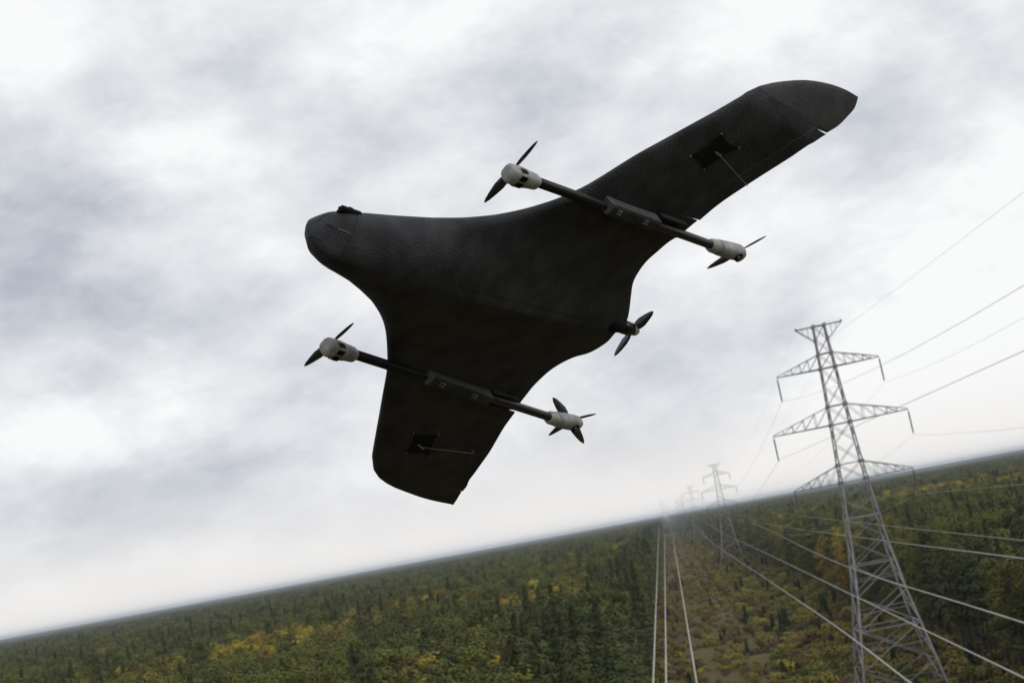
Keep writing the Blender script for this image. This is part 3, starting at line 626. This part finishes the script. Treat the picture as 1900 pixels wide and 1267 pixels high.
poly = np.vstack([np.array(PLAN['U'][0])[::-1], np.array(PLAN['L'][0])[1:], np.array(PLAN['L'][1])[::-1][1:], np.array(PLAN['U'][1])])
NZ = np.array(PLAN['U'][0][0])
IDX = {'U': ((14, 21), (9, 17)), 'L': ((12, 16), (9, 16))}
bodyV = []; bodyF = []
HC = 23                                        # chord index of the hinge line
class Weld:
    def __init__(s): s.V = []; s.F = []; s.k = {}
    def v(s, p):
        key = (round(p[0], 5), round(p[1], 5), round(p[2], 5))
        if key not in s.k: s.k[key] = len(s.V); s.V.append(tuple(map(float, p)))
        return s.k[key]
    def quad(s, *ps):
        ids = []
        for p in ps:
            i = s.v(p)
            if i not in ids: ids.append(i)
        if len(ids) > 2: s.F.append(tuple(ids))
body = Weld(); surf_tris = Weld()
for side in 'UL':
    LE = np.array(PLAN[side][0]); TE = np.array(PLAN[side][1]); LE[0] = NZ
    top, bot = drone_surface(LE, TE, IDX[side][0], IDX[side][1], poly)
    nu, nc = top.shape[:2]; tipi = NS[0]+NS[1]+1
    hl = abs(top[:, -1, 0]); ai = next(i for i in range(NS[0]-4, nu) if hl[i] > (.575 if side == 'U' else .556)); aj = tipi-1
    ail = Weld(); tip = Weld()
    flip = side == 'L'
    def q(w, a, b, c, d): w.quad(*((a, b, c, d) if not flip else (d, c, b, a)))
    for i in range(nu-1):
        for j in range(nc-1):
            is_ail = ai <= i < aj and j >= HC
            is_tip = i >= tipi
            w = ail if is_ail else tip if is_tip else body
            q(w, top[i, j], top[i, j+1], top[i+1, j+1], top[i+1, j]); q(w, bot[i+1, j], bot[i+1, j+1], bot[i, j+1], bot[i, j])
            surf_tris.quad(bot[i+1, j], bot[i+1, j+1], bot[i, j+1], bot[i, j])
        # trailing edge wall
        w = ail if ai <= i < aj else tip if i >= tipi else body
        q(w, top[i, -1], bot[i, -1], bot[i+1, -1], top[i+1, -1])
        if ai <= i < aj:
            for w in (ail, body): q(w, top[i, HC], top[i+1, HC], bot[i+1, HC], bot[i, HC])
    for j in range(HC, nc-1):                   # end walls of the aileron and its cut-out
        for i in (ai, aj):
            for w in (ail, body if i == ai or aj < tipi else tip): q(w, top[i, j], bot[i, j], bot[i, j+1], top[i, j+1])
    for j in range(nc-1):
        for w in (tip, body): q(w, top[tipi, j], bot[tipi, j], bot[tipi, j+1], top[tipi, j+1])
    a = mesh_obj('aileron', ail.V, ail.F, M_FOAM, drone, True)
    # slim gaps round the surface, trailing edge a touch lower
    c0 = Vector((top[ai, HC]+top[aj, HC])/2); ax = (Vector(top[aj, HC])-Vector(top[ai, HC])).normalized()
    s_ = -1 if side == 'U' else 1
    rot = Matrix.Rotation(math.radians(1.5)*s_, 4, ax); back = Vector((0, -.004, 0))
    ctr = sum((Vector(v) for v in ail.V), Vector())/len(ail.V)
    for vv in a.data.vertices:
        p = vv.co-c0; along = p.dot(ax); L_ = (ctr-c0).dot(ax)
        p = p+ax*(-(along-L_)*.022)+back
        vv.co = c0+rot@p
    mesh_obj('wing_tip', tip.V, tip.F, M_TIP_LIT if side == 'U' else M_FOAM, drone, True)
    hs_ = MB(); hs_.tube([bot[i, HC]-np.array([0, 0, .0004]) for i in range(ai, aj+1)], .0008, 6); hs_.obj('hinge_line', M_FAIR, drone)
    if side == 'U': SURF = {}
    SURF[side] = (top, bot, ai, aj, tipi)
wb = mesh_obj('wing_body', body.V, body.F, M_FOAM, drone, True)
for o in [c for c in drone.children]:
    for e in (o.data,):
        bmx = bmesh.new(); bmx.from_mesh(e); bmesh.ops.recalc_face_normals(bmx, faces=bmx.faces); 
        bmx.to_mesh(e); bmx.free()
        e.set_sharp_from_angle(angle=math.radians(50))
BV = BVHTree.FromPolygons([Vector(v) for v in surf_tris.V], surf_tris.F)
def hit(px, off=0.):
    d = Vector(dray(px)).normalized(); loc, nrm, idx, dist = BV.ray_cast(Vector(DO), d)
    if loc is None: return Vector(bz(px, 0)), Vector((0, 0, -1))
    if nrm.dot(d) > 0: nrm = -nrm
    return loc+nrm*off, nrm
def seam(name, pxs, r=.0011, mat=None, sub=6, off=0., parent=None):
    P = []
    for a, b in zip(pxs[:-1], pxs[1:]):
        for k in range(sub): P.append(hit((a[0]+(b[0]-a[0])*k/sub, a[1]+(b[1]-a[1])*k/sub), off)[0])
    P.append(hit(pxs[-1], off)[0]); m = MB(); m.tube(P, r, 6); return m.obj(name, mat or M_DARK, parent or drone, True)
def panel(name, c4, h, mat, n=8, pinch=0., parent=None):
    V = []; F = []
    for lay in (h, -.002):
        for i in range(n+1):
            for j in range(n+1):
                u, w = i/n, j/n
                x = (1-u)*(1-w)*c4[0][0]+u*(1-w)*c4[1][0]+u*w*c4[2][0]+(1-u)*w*c4[3][0]
                y = (1-u)*(1-w)*c4[0][1]+u*(1-w)*c4[1][1]+u*w*c4[2][1]+(1-u)*w*c4[3][1]
                if pinch:
                    cx = sum(p[0] for p in c4)/4; cy = sum(p[1] for p in c4)/4
                    k = 1-pinch*max(1-(2*u-1)**2, 1-(2*w-1)**2)*max(abs(2*u-1), abs(2*w-1))
                    x = cx+(x-cx)*k; y = cy+(y-cy)*k
                V.append(hit((x, y), lay)[0])
    m = n+1; B = m*m
    for i in range(n):
        for j in range(n):
            a = i*m+j; F += [(a, a+1, a+m+1, a+m), (B+a, B+a+m, B+a+m+1, B+a+1)]
    ring = [(i, 0) for i in range(n)]+[(n, j) for j in range(n)]+[(n-i, n) for i in range(n)]+[(0, n-j) for j in range(n)]
    for k in range(len(ring)):
        a = ring[k][0]*m+ring[k][1]; b = ring[(k+1) % len(ring)]; b = b[0]*m+b[1]; F.append((a, B+a, B+b, b))
    return mesh_obj(name, V, F, mat, parent or drone)
# nose hatch, seams, sensor window, keel seam
seam('nose_seam', [(663, 394), (662, 410), (655, 431), (648, 447), (640, 462), (632, 480)], .0009)
seam('hatch_edge', [(606, 416), (627, 427), (652, 433)], .0012)
seam('hatch_edge', [(590, 410), (600, 401), (612, 397)], .0009)
seam('keel_seam', [(852, 532), (900, 545), (950, 557), (1010, 573), (1070, 590), (1100, 598)], .0008)
for p in ((602, 402), (663, 404), (661, 409)):
    sc_ = MB(); sc_.tube([hit(p, -.001)[0], hit(p, .002)[0]], .0028, 8); sc_.obj('screw', M_SCREW, drone)
seam('hatch_edge', [(627, 425), (640, 429), (653, 434)], .0009, M_POD, off=.0008)  # pale strip painting the highlight along the hatch edge
seam('nose_cap_seam', [(567, 446), (572, 441), (580, 441), (590, 444), (596, 449)], .0009)
# small camera mount above the nose
cm = MB(); b0 = Vector(bz((645, 389), .09)); 
bt = next(p for p in [BV.find_nearest(Vector(bz((645, 392), .0)))[0]])
b0 = Vector(bz((646, 390), .06))
cm.bar(b0+Vector((0, .05, -.012)), b0+Vector((0, -.045, -.012)), .03, .012); cm.tube([b0+Vector((0, -.012, -.02)), b0+Vector((0, -.012, .004)), b0+Vector((0, -.012, .013))], [.016, .012, .007], 12)
cm.tube([b0+Vector((0, .045, -.02)), b0+Vector((0, .045, -.002))], [.009, .006], 10)
cm.obj('camera_mount', M_DARK, drone, True)
# booms
def boom(F0, F1, fa, fb, R0, R1):
    z = -.032
    A = Vector(bz(F0, z)); Bm = Vector(bz(R1, z))
    m = MB(); m.tube([A, A.lerp(Bm, .5), Bm], .0185, 20); tb = m.obj('boom', M_TUBE, drone, True)
    a = Vector(bz(fa, z-.012)); b = Vector(bz(fb, z-.012)); y = (a-b).normalized(); x = y.cross(Vector((0, 0, 1))).normalized(); up = Vector((0, 0, 1))
    prof = [(-.030, .05), (-.028, -.017), (-.017, -.022), (.017, -.022), (.028, -.017), (.030, .05)]
    V = []; n = len(prof); L_ = (a-b).length
    for s0, wsc in ((0., .92), (.03, 1.), (L_-.02, 1.), (L_, .96)):
        for (u, w) in prof: 
            sk = .045*(w-.05)/.07 if s0 < .01 else 0
            V.append(a-y*(s0+0*sk)+x*u*wsc+up*w-y*(.035*(-(w-.05)/.07) if s0 < .04 else 0))
    F = [(i*n+j, i*n+(j+1) % n, (i+1)*n+(j+1) % n, (i+1)*n+j) for i in range(3) for j in range(n)]+[tuple(range(n))[::-1], tuple(3*n+j for j in range(n))]
    fr = mesh_obj('boom_fairing', V, F, M_FAIR, drone); fr.data.materials.append(M_FOAM)
    for pl in fr.data.polygons: pl.material_index = 1 if abs(pl.normal.z) > .5 else 0  # shade painted in: underside takes the darker foam, sides stay paler
    bv = fr.modifiers.new('b', 'BEVEL'); bv.width = .003; bv.segments = 2
    for k in (.20, .235, .255, .70, .735, .76):
        for w in (-.007, .006):
            p = a-y*(L_*k+(.004 if w > 0 else 0))+x*(w-.004)+up*(-.0222)
            s = MB(); s.tube([p, p-up*.0015], .0034, 8); s.obj('screw', M_SCREW, fr)
    # channel walls where the tube enters the wing
    ch = MB(); c0 = b-y*.01
    for sgn in (-1, 1): ch.bar(c0+x*sgn*.036+up*.02, c0-y*.22+x*sgn*.03+up*.035, .010, .03)
    ch.obj('channel_rim', M_FOAM, drone)
    return y
def pod(pe, pa, pcx, tips, z=-.032, blades=2, rear=False, spin=0.):
    """pe outer end px, pa arm end px"""
    A = Vector(bz(pa, z)); E = Vector(bz(pe, z)); y = (E-A).normalized(); L_ = (E-A).length-.012; up = Vector((0, 0, 1)); x = y.cross(up).normalized()
    k_ = .92; st = [(-.004, .024, 0), (0, .030, 0), (.008, .033, 0), (.052, .036, 0), (.054, .033, 0), (.058, .033, 0), (.060, .038, 0), (L_*.55, .041, 0), (L_*.85, .041, .002), (L_*.97, .040, .002), (L_+.001, .036, .003), (L_+.005, .030, .003), (L_+.006, .012, .003)]
    V = []; n = 20
    for (s0, r0, dz) in st:
        for j in range(n):
            t = 2*math.pi*j/n; cx = math.copysign(abs(math.cos(t))**.72, math.cos(t)); sx = math.copysign(abs(math.sin(t))**.72, math.sin(t))
            V.append(A+y*s0+x*cx*r0*.80+up*(sx*r0*.80+dz))
    F = [(i*n+j, i*n+(j+1) % n, (i+1)*n+(j+1) % n, (i+1)*n+j) for i in range(len(st)-1) for j in range(n)]+[tuple(range(n))[::-1], tuple((len(st)-1)*n+j for j in range(n))]
    p = mesh_obj('motor_pod', V, F, M_POD, drone, True); p.data.set_sharp_from_angle(angle=math.radians(40))
    pc = Vector(bz(pcx, z+.052)); mc = pc-up*.052
    m = MB(); m.tube([mc+up*.02, mc+up*.040, mc+up*.044], [.028, .028, .024], 20); m.obj('motor', M_MET, p, True)
    vc = mc; mc = A+y*(L_*.70); v = MB()
    if rear:
        mc = A+y*(L_*.80)
        v.tube([mc-up*.030, mc-up*.0340], .020, 20); 
        v.obj('cooling_opening', M_DARK, p); w = MB(); w.tube([mc-up*.033, mc-up*.0355], [.009, .008], 12); w.obj('motor_shaft', M_MET, p)
    else:
        for sx in (-1, 1):
            v.bar(mc+x*sx*.0145-up*.0315-y*.015, mc+x*sx*.0145-up*.0315+y*.016, .020, .004)
        for sx in (-1, 1): v.bar(mc+x*sx*.0322-up*.008-y*.02, mc+x*sx*.0322-up*.008+y*.014, .003, .02)
        v.obj('cooling_openings', M_DARK, p)
    mc = vc; pm = MB(); pm.tube([pc-up*.008, pc+up*.004, pc+up*.008], [.012, .012, .006], 14)
    for tp in tips:
        T = Vector(bz(tp, pc.z)); add_blade(pm, pc, T, up)
    pr = pm.obj('propeller', M_BLADE, p, True)
    return p
def add_blade(pm, c, T, axis):
    d = (T-c); Lb = d.length; d.normalize(); s = axis.cross(d).normalized(); V = []; ks = [(.0, .010), (.12, .010), (.25, .019), (.45, .021), (.7, .016), (.9, .010), (1., .003)]
    for k, w in ks:
        tw = math.radians(24-16*k)
        e = s*math.cos(tw)+axis*math.sin(tw); nn = d.cross(e).normalized(); P = c+d*Lb*k
        V += [P+e*w, P+nn*.0018, P-e*w, P-nn*.0018]
    F = [(i*4+j, i*4+(j+1) % 4, (i+1)*4+(j+1) % 4, (i+1)*4+j) for i in range(len(ks)-1) for j in range(4)]+[(0, 1, 2, 3), (27, 26, 25, 24)]
    pm.add(V, F)
boom((975, 330), None, (1119, 380), (1216, 416), None, (1340, 462))
boom((635, 650), None, (786, 697), (905, 740), None, (1040, 780))
pod((940, 321), (994, 338), (948, 320), [(899, 376), (997, 262)])
pod((602, 643), (656, 658), (611, 640), [(565, 679), (656, 599)])
pod((1376, 471), (1317, 455), (1367, 468), [(1312, 498), (1422, 438)], rear=True)
pod((1074, 787), (1017, 774), (1056, 779), [(1026, 738), (1106, 768), (1018, 808), (1083, 822)], rear=True)
# tail motor
tm = MB(); y1 = Vector((0, -1, 0)); c0 = Vector(by((1152, 605), -.535))
c1 = c0+Vector((0, 0, 0)); 
tm.tube([c1-y1*.05, c1+y1*.01, c1+y1*.012, c1+y1*.075, c1+y1*.082], [.020, .022, .030, .030, .022], 24)
tmo = tm.obj('tail_motor', M_BARREL, drone, True)
sp = MB(); sp.tube([c1+y1*.085, c1+y1*.09, c1+y1*.115, c1+y1*.135, c1+y1*.142], [.018, .024, .023, .013, .003], 20); sp.obj('spinner', M_SPIN, tmo, True)
pp = MB(); pc = c1+y1*.098
for tpx in ((1140, 660), (1212, 578)):
    add_blade(pp, pc, Vector(by(tpx, pc.y)), Vector((0, 1, 0)))
pp.obj('propeller', M_BLADE, tmo, True)
mtm = MB(); mtm.tube([c1+Vector((0, .12, -.0)), c1+Vector((0, .06, -.004)), c1+Vector((0, -.005, 0))], [.03, .034, .027], 16); mtm.obj('motor_mount', M_DARK, drone, True)
# servo pockets, arms, push rods, horns
for cc, sv, hn in (([(1338, 248), (1371, 274), (1306, 314), (1281, 290)], (1331, 284), (1380, 338)), ([(768, 804), (813, 805), (797, 845), (754, 840)], (780, 826), (875, 834))):
    cv = panel('servo_pocket', cc, .0024, M_DARK, 10, .16)  # dark plate stands in for the shaded recess of the servo pocket
    for c in cc:
        s = MB(); s.tube([hit(c, .0)[0], hit(c, .004)[0]], .0026, 8); s.obj('screw', M_SCREW, cv)
    m = MB(); a = hit(sv, .004)[0]; b = hit((sv[0]*.8+hn[0]*.2, sv[1]*.8+hn[1]*.2), .012)[0]; m.bar(hit((sv[0]-5, sv[1]-3), .006)[0], hit((sv[0]+4, sv[1]+3), .01)[0], .008, .004); m.obj('servo_arm', M_MET, cv)
    h0, hnm = hit(hn, 0.); hb = h0+hnm*.022
    r = MB(); r.tube([hit(sv, .010)[0], hb], .0015, 8); r.obj('push_rod', M_MET, drone)
    hh = MB(); e = (h0-a).normalized(); hh.add([h0-e*.016-hnm*.002, h0+e*.012-hnm*.002, hb+e*.003, hb-e*.004]+[v+hnm.cross(e)*.003 for v in (h0-e*.016-hnm*.002, h0+e*.012-hnm*.002, hb+e*.003, hb-e*.004)], [(0, 1, 2, 3), (7, 6, 5, 4), (0, 4, 5, 1), (1, 5, 6, 2), (2, 6, 7, 3), (3, 7, 4, 0)])
    hh.obj('control_horn', M_FAIR, drone)
